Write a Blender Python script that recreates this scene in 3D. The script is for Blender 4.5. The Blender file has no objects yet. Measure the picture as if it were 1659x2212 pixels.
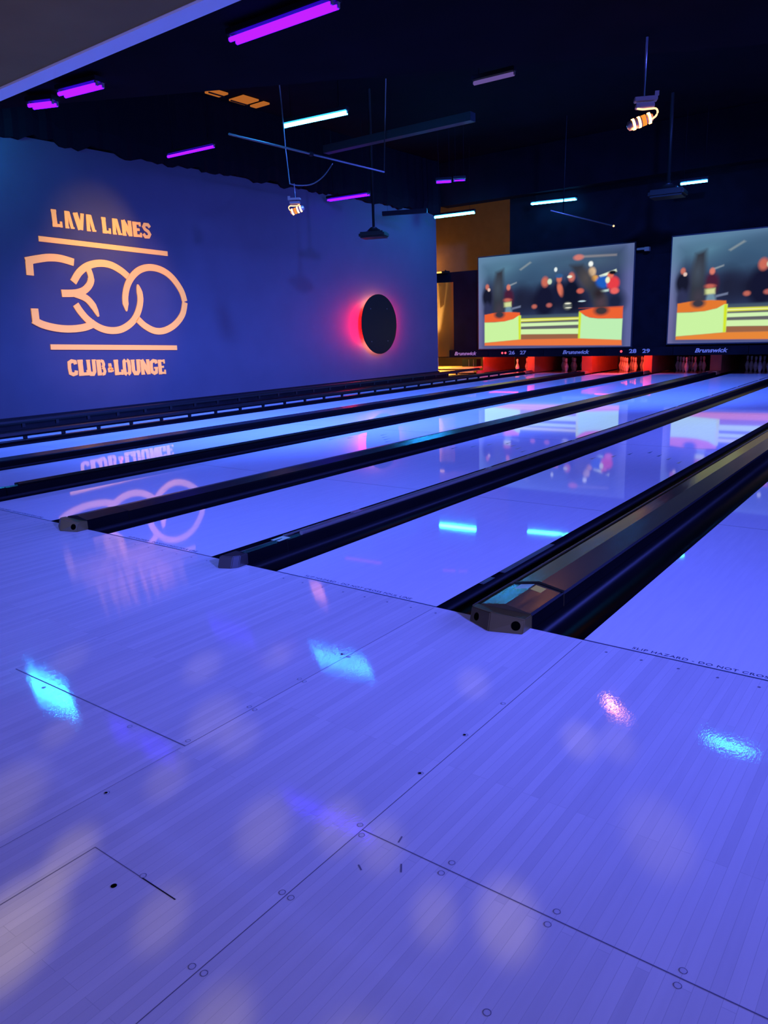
import bpy, bmesh, math, random
from mathutils import Vector, Matrix
random.seed(7)
PI = math.pi
sc = bpy.context.scene
COL = sc.collection

# ------------------------------------------------------------------ camera
FPX, YAW, PITCH, ROLL = 1620.25, 0.650208, 0.233903, -0.0342465
cam_d = bpy.data.cameras.new('camera'); cam = bpy.data.objects.new('camera', cam_d); COL.objects.link(cam)
cam_d.sensor_fit = 'HORIZONTAL'; cam_d.sensor_width = 36.0; cam_d.lens = FPX / 1659 * 36
cam_d.clip_start = .05; cam_d.clip_end = 200
_f = Vector((-math.sin(YAW) * math.cos(PITCH), math.cos(YAW) * math.cos(PITCH), -math.sin(PITCH)))
_r0 = Vector((math.cos(YAW), math.sin(YAW), 0)); _u0 = _r0.cross(_f)
_r = _r0 * math.cos(ROLL) + _u0 * math.sin(ROLL); _u = -_r0 * math.sin(ROLL) + _u0 * math.cos(ROLL)
m = Matrix((( _r.x, _u.x, -_f.x, 2.8963), (_r.y, _u.y, -_f.y, -2.8022), (_r.z, _u.z, -_f.z, 1.26654), (0, 0, 0, 1)))
cam.matrix_world = m
sc.camera = cam

# ------------------------------------------------------------------ exposure, world
sc.view_settings.view_transform = 'Standard'; sc.view_settings.look = 'None'
sc.view_settings.exposure = 0.0; sc.view_settings.gamma = 1.0; sc.view_settings.use_curve_mapping = False
w = bpy.data.worlds.new('world'); sc.world = w; w.use_nodes = True
w.node_tree.nodes['Background'].inputs[0].default_value = (.02, .03, .2, 1)
w.node_tree.nodes['Background'].inputs[1].default_value = .02

# ------------------------------------------------------------------ lights
def area(name, loc, target, sx, sy, power, color, spread=PI):
    d = bpy.data.lights.new(name, 'AREA'); d.shape = 'RECTANGLE'; d.size = sx; d.size_y = sy
    d.energy = power; d.color = color; d.spread = spread
    o = bpy.data.objects.new(name, d); COL.objects.link(o); o.location = loc
    o.rotation_euler = (Vector(target) - Vector(loc)).to_track_quat('-Z', 'Y').to_euler()
    return o
def spot(name, loc, target, power, color, angle, blend=.6, soft=.03):
    d = bpy.data.lights.new(name, 'SPOT'); d.energy = power; d.color = color
    d.spot_size = math.radians(angle); d.spot_blend = blend; d.shadow_soft_size = soft
    o = bpy.data.objects.new(name, d); COL.objects.link(o); o.location = loc
    o.rotation_euler = (Vector(target) - Vector(loc)).to_track_quat('-Z', 'Y').to_euler()
    return o
def point(name, loc, power, color, soft=.1):
    d = bpy.data.lights.new(name, 'POINT'); d.energy = power; d.color = color; d.shadow_soft_size = soft
    o = bpy.data.objects.new(name, d); COL.objects.link(o); o.location = loc; return o
UV = (.085, .115, 1.0); UVC = (.055, .145, 1.0)
area('uv_fill_side', (8.5, 9, 3.4), (-3, 9, 0), 16, 1.6, 2200, UV)  # added blue fill along the right side, out of frame
area('uv_fill_right', (7.5, -1.5, 3.6), (1, 0, 0), 5, 2, 130, UV)  # added blue fill right of the approach
area('uv_fill_back', (1.5, -6.5, 2.6), (-2, 6, 0), 8, 1.5, 150, UV)  # added blue fill behind the camera
spot('uv_fill_wash', (8.6, 4.0, 3.8), (-6.5, 10, 0), 12000, UV, 52, 1, .3)  # wash spots are added fill for the lanes, no fixtures behind them
spot('uv_fill_wash', (8.6, -3.0, 3.6), (-6.5, 3.5, 0), 8500, UV, 44, 1, .3)
spot('uv_fill_wash', (3.2, -4.6, 3.1), (-3.2, 3.4, 0), 2600, UVC, 34, 1, .2)
spot('uv_fill_flood', (-2.5, 5.5, 5.2), (-5.4, 6.5, 0), 6500, UVC, 100, 1, .2)  # fill spots added out of view past the low ceiling edge, brightening left lanes
spot('uv_fill_flood', (.5, 8.0, 5.2), (-4.5, 13.5, 0), 10000, UVC, 95, 1, .2)
spot('uv_fill_flood', (-5.0, 4.2, 5.2), (-6.4, 4.5, 0), 2600, UVC, 95, 1, .2)
spot('uv_fill_wash', (-4.0, -5.5, 3.1), (-1.2, .8, 0), 900, (.045, .12, 1), 62, 1, .2)  # added blue fill for the left approach
area('warm_fill_floor', (3.5, -6.0, 2.7), (2.2, -2.2, 0), 3, 1.5, 30, (1, .72, .5))  # added warm fill lifting red and green on the near floor
area('warm_fill_soffit', (-2.5, -5.5, .8), (-5.5, .2, 3.3), 2, .6, 30, (1, .75, .6))  # added warm fill brightening the soffit underside
# party lamp behind the bowlers: thrown spots of warm light on the approach
for (x, y, a, e) in [(.1, -1.31, 2.6, .7), (.63, -1.05, 2.6, .9), (.81, -.81, 2.0, .8), (1.6, -.59, 2.2, 1), (1.0, -1.31, 3.4, .9),
                     (1.16, -1.34, 2.5, .7), (.62, -1.65, 2.2, .7), (1.15, -1.62, 2.4, .7), (.85, -1.95, 4.0, .8), (1.23, -1.98, 2.6, 1.3),
                     (1.56, -1.62, 3.0, .8), (1.72, -1.50, 2.6, .9), (1.86, -1.50, 2.4, .8), (2.08, -.75, 2.2, 1.2), (2.18, -.70, 2.2, .7), (2.42, -1.07, 3.6, .55),
                     (1.36, -2.20, 4.4, 1.9), (1.6, -1.98, 2.6, .7), (2.24, -1.54, 3.0, 1.1), (2.10, -1.62, 2.2, .7), (1.93, -2.1, 3.0, .8), (2.2, -2.05, 4, .6)]:
    spot('party_lamp_beam', (4.6, -5.6, 3.0), (x, y, 0), 330 * e, (1, .76, .0), a * .62, 1.0, .02)
# warm spots that pick out the wall lettering
spot('sign_spot', (-4.6, 6.2, 3.9), (-9.1, 5.3, 2.0), 480, (1, .50, .22), 40, .8, .05)
spot('sign_spot_top', (-5.8, 6.6, 3.7), (-9.1, 5.2, 3.1), 330, (1, .62, .02), 30, 1, .05)
spot('wall_red_fill', (-5.0, -.5, 3.6), (-9.1, 3.2, .3), 40, (1, .35, .35), 60, 1, .1)  # added reddish fill tinting the lower wall
# warm lamps of the service room behind the end of the blue wall
point('service_room_lamp', (-12.8, 20.8, 3.6), 20, (1, .46, .08), .15)
point('service_room_lamp_low', (-9.85, 15.95, 1.3), 48, (1, .50, .12), .05)
point('service_bench_lamp', (-10.0, 16.85, .75), 170, (1, .55, .14), .05)

# ------------------------------------------------------------------ materials
def mat(name, color, rough=.5, metal=0, spec=.5, ior=None, emis=None, estr=0):
    mt = bpy.data.materials.new(name); mt.use_nodes = True
    b = mt.node_tree.nodes['Principled BSDF']
    b.inputs['Base Color'].default_value = (*color, 1); b.inputs['Roughness'].default_value = rough
    b.inputs['Metallic'].default_value = metal; b.inputs['Specular IOR Level'].default_value = spec
    if ior: b.inputs['IOR'].default_value = ior
    if emis: b.inputs['Emission Color'].default_value = (*emis, 1); b.inputs['Emission Strength'].default_value = estr
    return mt
def noisy(name, c1, c2, scale=6, rough=.5, metal=0, spec=.5, stretch=(1, 1, 1), bump=0):
    mt = mat(name, c1, rough, metal, spec); nt = mt.node_tree; b = nt.nodes['Principled BSDF']
    tc = nt.nodes.new('ShaderNodeTexCoord'); mp = nt.nodes.new('ShaderNodeMapping'); nz = nt.nodes.new('ShaderNodeTexNoise')
    mp.inputs['Scale'].default_value = stretch; nz.inputs['Scale'].default_value = scale; nz.inputs['Detail'].default_value = 4
    cr = nt.nodes.new('ShaderNodeValToRGB'); cr.color_ramp.elements[0].color = (*c1, 1); cr.color_ramp.elements[1].color = (*c2, 1)
    cr.color_ramp.elements[0].position = .3; cr.color_ramp.elements[1].position = .7
    nt.links.new(tc.outputs['Object'], mp.inputs[0]); nt.links.new(mp.outputs[0], nz.inputs[0])
    nt.links.new(nz.outputs[0], cr.inputs[0]); nt.links.new(cr.outputs[0], b.inputs['Base Color'])
    if bump:
        bp = nt.nodes.new('ShaderNodeBump'); bp.inputs['Strength'].default_value = bump; bp.inputs['Distance'].default_value = .01
        nt.links.new(nz.outputs[0], bp.inputs['Height']); nt.links.new(bp.outputs[0], b.inputs['Normal'])
    return mt
def planks(name, ca, cb, rough, coat_ior, bump=.0, line=.88, length=1.1, rn=.0):
    mt = mat(name, ca, rough, 0, .5, coat_ior); nt = mt.node_tree; b = nt.nodes['Principled BSDF']; L = nt.links.new
    tc = nt.nodes.new('ShaderNodeTexCoord'); sp = nt.nodes.new('ShaderNodeSeparateXYZ'); cb_ = nt.nodes.new('ShaderNodeCombineXYZ')
    L(tc.outputs['Object'], sp.inputs[0]); L(sp.outputs[1], cb_.inputs[0]); L(sp.outputs[0], cb_.inputs[1])
    br = nt.nodes.new('ShaderNodeTexBrick'); br.inputs['Scale'].default_value = 1; br.inputs['Brick Width'].default_value = length
    br.inputs['Row Height'].default_value = 1.0541 / 39; br.inputs['Mortar Size'].default_value = .0006; br.inputs['Mortar Smooth'].default_value = .5
    br.inputs['Color1'].default_value = (*ca, 1); br.inputs['Color2'].default_value = (*cb, 1)
    br.inputs['Mortar'].default_value = (*[c * line for c in cb], 1); br.offset_frequency = 3; br.offset = .37
    L(cb_.outputs[0], br.inputs[0])
    mp = nt.nodes.new('ShaderNodeMapping'); mp.inputs['Scale'].default_value = (14, 1.2, 1); L(tc.outputs['Object'], mp.inputs[0])
    nz = nt.nodes.new('ShaderNodeTexNoise'); nz.inputs['Scale'].default_value = 3; nz.inputs['Detail'].default_value = 5; L(mp.outputs[0], nz.inputs[0])
    mx = nt.nodes.new('ShaderNodeMix'); mx.data_type = 'RGBA'; mx.blend_type = 'MULTIPLY'
    cr = nt.nodes.new('ShaderNodeValToRGB'); cr.color_ramp.elements[0].color = (.955, .955, .96, 1); cr.color_ramp.elements[1].color = (1, 1, 1, 1)
    cr.color_ramp.elements[0].position = .35; cr.color_ramp.elements[1].position = .65
    L(nz.outputs[0], cr.inputs[0]); mx.inputs[0].default_value = 1; L(br.outputs[0], mx.inputs[6]); L(cr.outputs[0], mx.inputs[7]); L(mx.outputs[2], b.inputs['Base Color'])
    if bump:
        n2 = nt.nodes.new('ShaderNodeTexNoise'); n2.inputs['Scale'].default_value = 60; n2.inputs['Detail'].default_value = 3
        m2 = nt.nodes.new('ShaderNodeMapping'); m2.inputs['Scale'].default_value = (3, .8, 1); L(tc.outputs['Object'], m2.inputs[0]); L(m2.outputs[0], n2.inputs[0])
        bp = nt.nodes.new('ShaderNodeBump'); bp.inputs['Strength'].default_value = bump; bp.inputs['Distance'].default_value = .002
        L(n2.outputs[0], bp.inputs['Height']); L(bp.outputs[0], b.inputs['Normal'])
    return mt
M = {}
M['approach'] = planks('approach_maple', (.77, .74, .69), (.67, .645, .61), .038, 1.5, bump=.07, line=.80)
M['lane'] = planks('lane_maple', (.84, .84, .84), (.82, .82, .83), .035, 1.43, bump=.0, line=.97)
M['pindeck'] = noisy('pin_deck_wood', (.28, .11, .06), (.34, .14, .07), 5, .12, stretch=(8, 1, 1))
M['seam'] = mat('seam_dark', (.16, .15, .20), .5)
M['plug'] = mat('screw_plug', (.62, .60, .60), .3)
M['hole'] = mat('black_hole', (.001, .001, .001), .9, 0, 0)
M['print'] = mat('foul_print', (.05, .06, .12), .4)
M['arrow'] = mat('lane_arrow', (.20, .28, .30), .2)
M['gutter'] = noisy('gutter_plastic', (.002, .002, .003), (.003, .003, .004), 3, .3, spec=.05)
M['capblack'] = noisy('cap_black', (.008, .010, .010), (.014, .015, .016), 4, .24, spec=.5, stretch=(1, .2, 1), bump=.1)
M['capgrey'] = noisy('cap_grey_metal', (.12, .095, .045), (.16, .125, .055), 3, .20, metal=.5, stretch=(2, .35, 1), bump=.35)
M['nosegrey'] = noisy('nose_grey', (.065, .045, .010), (.085, .06, .013), 8, .38, spec=.4)
M['nosedark'] = noisy('nose_dark', (.016, .013, .012), (.022, .018, .016), 8, .35)
M['rail'] = mat('bumper_rail_grey', (.16, .14, .13), .3)
M['raildark'] = mat('bumper_rail_dark', (.003, .004, .005), .35, 0, .2)
M['sticker'] = mat('sticker_yellow', (.75, .55, .06), .4)
M['stickerg'] = mat('sticker_green', (.55, .80, .45), .4)
M['labelgrey'] = mat('label_grey', (.06, .06, .07), .4)
M['wallblue'] = noisy('wall_blue_paint', (.060, .056, .070), (.066, .061, .076), 2.0, .7, spec=.2)
M['walldark'] = noisy('wall_black_paint', (.012, .012, .02), (.018, .018, .028), 3, .7, spec=.2)
M['walltan'] = noisy('wall_tan_paint', (.20, .12, .045), (.23, .14, .055), 3, .8, spec=.1)
M['base'] = noisy('baseboard_black', (.003, .003, .005), (.005, .005, .007), 4, .5, spec=.15)
M['foam'] = noisy('ceiling_foam_black', (.004, .004, .006), (.005, .005, .007), 8, .9, spec=.02)
M['ceil'] = noisy('ceiling_black', (.003, .003, .004), (.005, .004, .006), 2, .9, spec=.02)
M['soffit'] = noisy('soffit_brown', (.24, .16, .05), (.28, .19, .06), 2, .8, spec=.1)
M['whitetrim'] = mat('trim_white', (.75, .75, .80), .6)
M['orange'] = mat('sign_orange_selfglow', (.95, .42, .05), .5, 0, .3, None, (1, .33, .085), .5)  # orange paint with emission added so the lettering outshines the wall
M['black'] = mat('black_satin', (.005, .006, .005), .45, 0, .15)
M['mask'] = noisy('masking_black', (.003, .003, .004), (.005, .005, .007), 3, .7, spec=.03)
M['metal'] = mat('steel_pipe', (.14, .15, .16), .35, .8)
M['joist'] = mat('joist_paint', (.007, .013, .016), .5, 0, .3)
M['fixture'] = mat('fixture_dark', (.004, .004, .005), .5, 0, .1)
M['lampmetal'] = mat('lamp_grey_metal', (.20, .16, .12), .35, .5)
M['screenframe'] = mat('screen_border_black', (.008, .008, .01), .5)
M['pin'] = mat('pin_white', (.80, .74, .66), .22)
M['pinred'] = mat('pin_red_stripe', (.6, .03, .02), .25)
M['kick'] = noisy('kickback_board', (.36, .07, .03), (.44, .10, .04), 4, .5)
M['curtain'] = mat('pit_curtain', (.03, .02, .02), .8)
M['wood'] = noisy('bench_wood', (.60, .38, .07), (.70, .45, .09), 5, .5, stretch=(1, 4, 4))
M['logo'] = mat('logo_grey_glow', (.30, .27, .24), .4, 0, .5, None, (.30, .26, .40), .12)  # grey lettering with faint emission added to lift it off the black
M['panelbrown'] = noisy('panel_brown', (.28, .15, .012), (.32, .17, .016), 2, .45)
def emit(name, col, s):
    mt = bpy.data.materials.new(name); mt.use_nodes = True; nt = mt.node_tree; nt.nodes.clear()
    e = nt.nodes.new('ShaderNodeEmission'); o = nt.nodes.new('ShaderNodeOutputMaterial'); e.inputs[0].default_value = (*col, 1); e.inputs[1].default_value = s
    nt.links.new(e.outputs[0], o.inputs[0]); return mt
M['uvtube'] = emit('tube_violet', (.045, .0012, 1), 12.5)
M['cyantube'] = emit('tube_cyan_white', (.022, .31, 1.0), 66)
M['cyanbright'] = emit('tube_cyan_bright', (.018, .36, 1.0), 190)
M['pinktube'] = emit('tube_pale_pink', (.35, .22, .8), .35)
M['orangepanel'] = emit('ceiling_opening_orange', (1, .28, .05), .42)
M['hot'] = emit('lamp_hot_orange', (1, .30, .06), 22)
M['warm'] = emit('warm_glow', (1, .55, .25), 2.2)
M['glowcone'] = emit('lamp_rim_amber', (1, .30, .04), 1.1)
M['ledred'] = emit('led_red', (1, .05, .08), 3)
M['redtube'] = emit('tube_red', (1, .015, .01), 16)
M['ringled'] = emit('ring_led_red', (1, .0004, .0001), 650)
M['ringled2'] = emit('ring_led_salmon', (1, .30, .20), 70)
M['warmbar'] = emit('warm_bar', (1, .55, .12), 1.6)

# ------------------------------------------------------------------ mesh helpers
def new_obj(name, bm, mats, parent=None, smooth=False):
    me = bpy.data.meshes.new(name); bm.normal_update(); bm.to_mesh(me); bm.free()
    for mm in (mats if isinstance(mats, (list, tuple)) else [mats]): me.materials.append(mm)
    if smooth:
        for f in me.polygons: f.use_smooth = True
    o = bpy.data.objects.new(name, me); COL.objects.link(o)
    if parent: o.parent = parent
    return o
def tag(o, label=None, cat=None, group=None, kind=None):
    if label: o['label'] = label
    if cat: o['category'] = cat
    if group: o['group'] = group
    if kind: o['kind'] = kind
    return o
def thing(name, label, cat, loc=(0, 0, 0), group=None):
    o = bpy.data.objects.new(name, None); COL.objects.link(o); o.location = loc; o.empty_display_size = .1
    return tag(o, label, cat, group)
def box(bm, a, b, mi=0, bev=0):
    x0, y0, z0 = a; x1, y1, z1 = b
    vs = [bm.verts.new(v) for v in [(x0, y0, z0), (x1, y0, z0), (x1, y1, z0), (x0, y1, z0), (x0, y0, z1), (x1, y0, z1), (x1, y1, z1), (x0, y1, z1)]]
    fs = [bm.faces.new([vs[i] for i in q]) for q in [(3, 2, 1, 0), (4, 5, 6, 7), (0, 1, 5, 4), (1, 2, 6, 5), (2, 3, 7, 6), (3, 0, 4, 7)]]
    for f in fs: f.material_index = mi
    if bev:
        es = list({e for f in fs for e in f.edges})
        r = bmesh.ops.bevel(bm, geom=es, offset=bev, segments=2, affect='EDGES')
        for f in r['faces']: f.material_index = mi
    return fs
def boxobj(name, a, b, mt, parent=None, bev=0):
    bm = bmesh.new(); box(bm, a, b, 0, bev); return new_obj(name, bm, mt, parent)
def tube(bm, pts, r, n=10, mi=0, cap=True):
    pts = [Vector(q) for q in pts]; rings = []
    for i, pt in enumerate(pts):
        d = (pts[min(i + 1, len(pts) - 1)] - pts[max(i - 1, 0)]).normalized()
        ref = Vector((0, 0, 1)) if abs(d.z) < .9 else Vector((1, 0, 0))
        a = d.cross(ref).normalized(); b = d.cross(a).normalized()
        rr = r[i] if isinstance(r, (list, tuple)) else r
        rings.append([bm.verts.new(pt + (a * math.cos(t) + b * math.sin(t)) * rr) for t in [2 * PI * k / n for k in range(n)]])
    for i in range(len(rings) - 1):
        for k in range(n):
            f = bm.faces.new([rings[i][k], rings[i][(k + 1) % n], rings[i + 1][(k + 1) % n], rings[i + 1][k]]); f.material_index = mi; f.smooth = True
    if cap:
        for rg, rev in ((rings[0], False), (rings[-1], True)):
            f = bm.faces.new(rg[::-1] if rev else rg); f.material_index = mi
def lathe(bm, prof, n=24, mi=0, origin=(0, 0, 0), mis=None):
    ox, oy, oz = origin; rings = []
    for r, z in prof:
        rings.append([bm.verts.new((ox + r * math.cos(2 * PI * k / n), oy + r * math.sin(2 * PI * k / n), oz + z)) for k in range(n)])
    for i in range(len(rings) - 1):
        for k in range(n):
            f = bm.faces.new([rings[i][k], rings[i][(k + 1) % n], rings[i + 1][(k + 1) % n], rings[i + 1][k]]); f.smooth = True
            f.material_index = mis[i] if mis else mi
    bm.faces.new(rings[0][::-1]); bm.faces.new(rings[-1])
def extrude_profile(bm, prof, y0, y1, closed=False, mi=0, caps=False, segs=1):
    rows = []
    for s in range(segs + 1):
        y = y0 + (y1 - y0) * s / segs
        rows.append([bm.verts.new((x, y, z)) for x, z in prof])
    n = len(prof)
    for s in range(segs):
        for i in range(n if closed else n - 1):
            j = (i + 1) % n
            f = bm.faces.new([rows[s][i], rows[s][j], rows[s + 1][j], rows[s + 1][i]]); f.material_index = mi
    if caps: bm.faces.new(rows[0]); bm.faces.new(rows[-1][::-1])
def ribbon(bm, pts, width, x0, x1, mi=0):
    """thick stroke in the wall plane: pts are (y, z); solid from x0 (back) to x1 (front)"""
    P = [Vector((a, b)) for a, b in pts]; Ls, Rs = [], []
    for i, q in enumerate(P):
        if i == 0: d = (P[1] - P[0]).normalized(); nrm = Vector((-d.y, d.x)); k = 1
        elif i == len(P) - 1: d = (P[-1] - P[-2]).normalized(); nrm = Vector((-d.y, d.x)); k = 1
        else:
            d1 = (P[i] - P[i - 1]).normalized(); d2 = (P[i + 1] - P[i]).normalized(); n1 = Vector((-d1.y, d1.x)); n2 = Vector((-d2.y, d2.x))
            nrm = (n1 + n2).normalized(); k = min(1 / max(.35, nrm.dot(n1)), 1.6)
        wd = width[i] if isinstance(width, (list, tuple)) else width
        Ls.append(q + nrm * wd / 2 * k); Rs.append(q - nrm * wd / 2 * k)
    def ring(i, x): return [Vector((x, Ls[i].x, Ls[i].y)), Vector((x, Rs[i].x, Rs[i].y))]
    V = []
    for i in range(len(P)):
        a = ring(i, x0); b = ring(i, x1); V.append([bm.verts.new(t) for t in (a[0], a[1], b[1], b[0])])
    for i in range(len(P) - 1):
        for k in range(4):
            f = bm.faces.new([V[i][k], V[i][(k + 1) % 4], V[i + 1][(k + 1) % 4], V[i + 1][k]]); f.material_index = mi
    bm.faces.new(V[0][::-1]); bm.faces.new(V[-1])
def smooth_pts(pts, n=5):
    """Catmull-Rom"""
    out = []; P = [pts[0]] + list(pts) + [pts[-1]]
    for i in range(1, len(P) - 2):
        p0, p1, p2, p3 = [Vector(q) for q in P[i - 1:i + 3]]
        for k in range(n):
            t = k / n; out.append(tuple(.5 * ((2 * p1) + (p2 - p0) * t + (2 * p0 - 5 * p1 + 4 * p2 - p3) * t * t + (3 * p1 - p0 - 3 * p2 + p3) * t ** 3)))
    out.append(tuple(pts[-1])); return out
def text_obj(name, s, size, mt, parent, mtx, shear=0, bold=0, ext=.001, width=None, space=1.0):
    cu = bpy.data.curves.new(name, 'FONT'); cu.body = s; cu.size = size; cu.shear = shear; cu.offset = bold; cu.extrude = ext
    cu.align_x = 'CENTER'; cu.align_y = 'CENTER'; cu.space_character = space; cu.resolution_u = 3
    t = bpy.data.objects.new('tmp', cu); COL.objects.link(t)
    bpy.context.view_layer.update()
    me = bpy.data.meshes.new_from_object(t.evaluated_get(bpy.context.evaluated_depsgraph_get()))
    bpy.data.objects.remove(t)
    if width:
        xs = [v.co.x for v in me.vertices]; k = width / (max(xs) - min(xs))
        me.transform(Matrix.Diagonal((k, 1, 1, 1)))
    me.transform(mtx); me.name = name; me.materials.clear(); me.materials.append(mt)
    o = bpy.data.objects.new(name, me); COL.objects.link(o); o.parent = parent; return o

# ------------------------------------------------------------------ plan of the lanes (x to the right, y to the pins)
LW = 1.0541; GA = .5466; GB = .7308; GW = .235; LEND = 17.75; PEND = 19.6
lane_x = {}
x = 1.7849; lane_x[32] = x
lane_x[31] = 0.0; lane_x[30] = -GA - LW; lane_x[29] = lane_x[30] - GB - LW; lane_x[28] = lane_x[29] - GA - LW
lane_x[27] = lane_x[28] - GB - LW; lane_x[26] = lane_x[27] - GA - LW; lane_x[33] = lane_x[32] + LW + GA
XW = -9.1

# ------------------------------------------------------------------ setting: floor
bm = bmesh.new()
APY = -.004
box(bm, (-9.1, -7.5, -.12), (6.2, APY, 0), 0)
def seam(x0, y0, x1, y1, wd=.003, mi=1):
    d = Vector((x1 - x0, y1 - y0)).normalized(); n = Vector((-d.y, d.x)) * wd / 2
    vs = [bm.verts.new((a, b, .0006)) for a, b in [(x0 + n.x, y0 + n.y), (x0 - n.x, y0 - n.y), (x1 - n.x, y1 - n.y), (x1 + n.x, y1 + n.y)]]
    f = bm.faces.new(vs); f.material_index = mi
    if f.normal.z < 0: f.normal_flip()
def disc(cx, cy, r, mi, z=.0008, r2=None):
    n = 16
    o = [bm.verts.new((cx + r * math.cos(2 * PI * k / n), cy + r * math.sin(2 * PI * k / n), z)) for k in range(n)]
    if r2 is None: f = bm.faces.new(o); f.material_index = mi
    else:
        i_ = [bm.verts.new((cx + r2 * math.cos(2 * PI * k / n), cy + r2 * math.sin(2 * PI * k / n), z)) for k in range(n)]
        for k in range(n):
            f = bm.faces.new([o[k], o[(k + 1) % n], i_[(k + 1) % n], i_[k]]); f.material_index = mi
seam(0, -1.48, 1.054, -1.475, .0045); seam(1.054, -1.475, 1.054, -.02, .0022); seam(1.050, -1.49, 1.050, -3.0, .0014)
seam(0, -1.48, 0, -.02, .0013); seam(1.785, -.02, 1.785, -3.4, .0022); seam(1.785, -1.482, 2.84, -1.486, .0032); seam(2.84, -.02, 2.84, -3.0, .002)
seam(1.256, -1.926, 1.581, -1.926, .0022); seam(1.45, -1.926, 1.581, -1.926, .0038); seam(1.256, -1.926, 1.250, -2.8, .003)
seam(-.547, -.02, -.547, -1.6, .0012); seam(-1.60, -.02, -1.60, -1.6, .0012); seam(-2.33, -.02, -2.33, -1.4, .0012)
for cx, cy in [(1.767, -.671), (1.766, -.923), (1.767, -1.182), (1.768, -1.47), (1.797, -1.50), (1.771, -1.767), (1.80, -1.768), (1.766, -2.028), (1.80, -2.025),
               (2.045, -1.457), (2.043, -1.502), (2.321, -1.46), (2.32, -1.506), (2.594, -1.464), (2.595, -1.506), (2.319, -1.773),
               (1.068, -1.183), (1.035, -1.178), (1.034, -.919), (1.065, -.925), (1.026, -.655), (1.063, -.662), (1.069, -1.769), (.794, -1.50), (.257, -1.506), (1.036, -1.449), (1.45, -1.92)]:
    disc(cx, cy, .0085, 1, .0008, .0072); disc(cx, cy, .0066, 2, .0007)
for cx, cy in [(1.026, -.655), (1.767, -1.182), (1.069, -1.769), (1.765, -.923)]: disc(cx - .002, cy - .001, .0045, 3, .0010)
disc(1.421, -1.982, .0075, 3, .0010)
for k in (32, 31, 30, 29):
    for j in range(8): disc(lane_x[k] + .123 + .1393 * j, -.070, .0052, 1)
for (a, b, c, d) in [(1.860, -1.592, 1.878, -1.603), (1.887, -1.445, 1.893, -1.470), (1.945, -1.530, 1.962, -1.555), (.62, -2.0, .628, -2.004)]: seam(a, b, c, d, .004)
# beds under gutters, service strips
box(bm, (-9.1, 0, -.20), (6.2, 21.5, -.13), 4)
tag(new_obj('floor', bm, [M['approach'], M['seam'], M['plug'], M['hole'], M['base']]), kind='structure')

# ------------------------------------------------------------------ lanes
pos = {26: 'nearest the blue wall, beyond the raised rail', 27: 'second from the blue wall', 28: 'third from the blue wall, red-lit pins at its end',
       29: 'fourth from the blue wall, dim pins at its end', 30: 'fifth from the wall, right of the single-hole divider',
       31: 'left of the grey two-hole divider', 32: 'right of the grey two-hole divider', 33: 'outermost at the right, beyond the frame edge'}
def make_lane(k):
    x0 = lane_x[k]; t = thing('bowling_lane', 'glowing blue glossy bowling lane, ' + pos[k], 'bowling lane', (x0, 0, 0), 'bowling lanes side by side')
    b = bmesh.new(); box(b, (0, 0, -.12), (LW, LEND, 0)); 
    for f in b.faces:
        if f.calc_center_median().z < -.01: f.material_index = 1
    new_obj('lane_bed', b, [M['lane'], M['gutter']], t)
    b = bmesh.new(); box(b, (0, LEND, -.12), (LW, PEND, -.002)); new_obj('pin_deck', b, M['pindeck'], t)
    b = bmesh.new(); box(b, (0, -.0035, -.01), (LW, .0045, .0008)); new_obj('foul_line', b, M['print'], t)
    text_obj('foul_line_lettering', 'SLIP HAZARD - DO NOT CROSS FOUL LINE', .031, M['print'], t, Matrix.Translation((.545, .026, .0006)), width=.70, ext=.0002, space=1.1)
    if k in (29, 30, 31, 32):
        for j, (dx, yy) in enumerate([(.135, 4.2), (.27, 4.4), (.364, 4.60), (.507, 4.78), (.648, 4.62), (.786, 4.47), (.927, 4.31)]):
            b = bmesh.new(); vs = [b.verts.new((dx + a, yy + c, .0006)) for a, c in [(-.014, 0), (.014, 0), (0, .15)]]; b.faces.new(vs)
            new_obj('aiming_arrow', b, M['arrow'], t)
    for yy in (2.2, 5.27, 8.6, 12.1):
        b = bmesh.new(); box(b, (0, yy, -.01), (LW, yy + .003, .0005)); new_obj('panel_joint', b, M['labelgrey'], t)
    return t
for k in (32, 31, 30, 29, 28, 27, 26): make_lane(k)

# ------------------------------------------------------------------ gutters
def gprof(x0):
    pr = []
    for i in range(15):
        a = PI + PI * i / 14; pr.append((x0 + GW / 2 + (GW / 2 - .002) * math.cos(a), -.006 + .085 * math.sin(a)))
    return pr
def gutter(x0, lab):
    b = bmesh.new(); extrude_profile(b, gprof(0), .0, 17.58, segs=1)
    for f in b.faces: f.smooth = True
    o = new_obj('gutter', b, M['gutter']); o.location = (x0, 0, 0)
    b2 = bmesh.new()
    tag(o, lab, 'gutter', 'round-bottomed black gutters'); return o
names = {26: 'lane nearest the blue wall', 27: 'second lane from the blue wall', 28: 'third lane from the blue wall', 29: 'fourth lane from the blue wall',
         30: 'fifth lane from the blue wall', 31: 'middle foreground lane', 32: 'right-edge lane'}
for k in (32, 31, 30, 29, 28, 27, 26):
    gutter(lane_x[k] - GW, 'round black gutter along the left side of the ' + names[k])
    gutter(lane_x[k] + LW, 'round black gutter along the right side of the ' + names[k])

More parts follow.
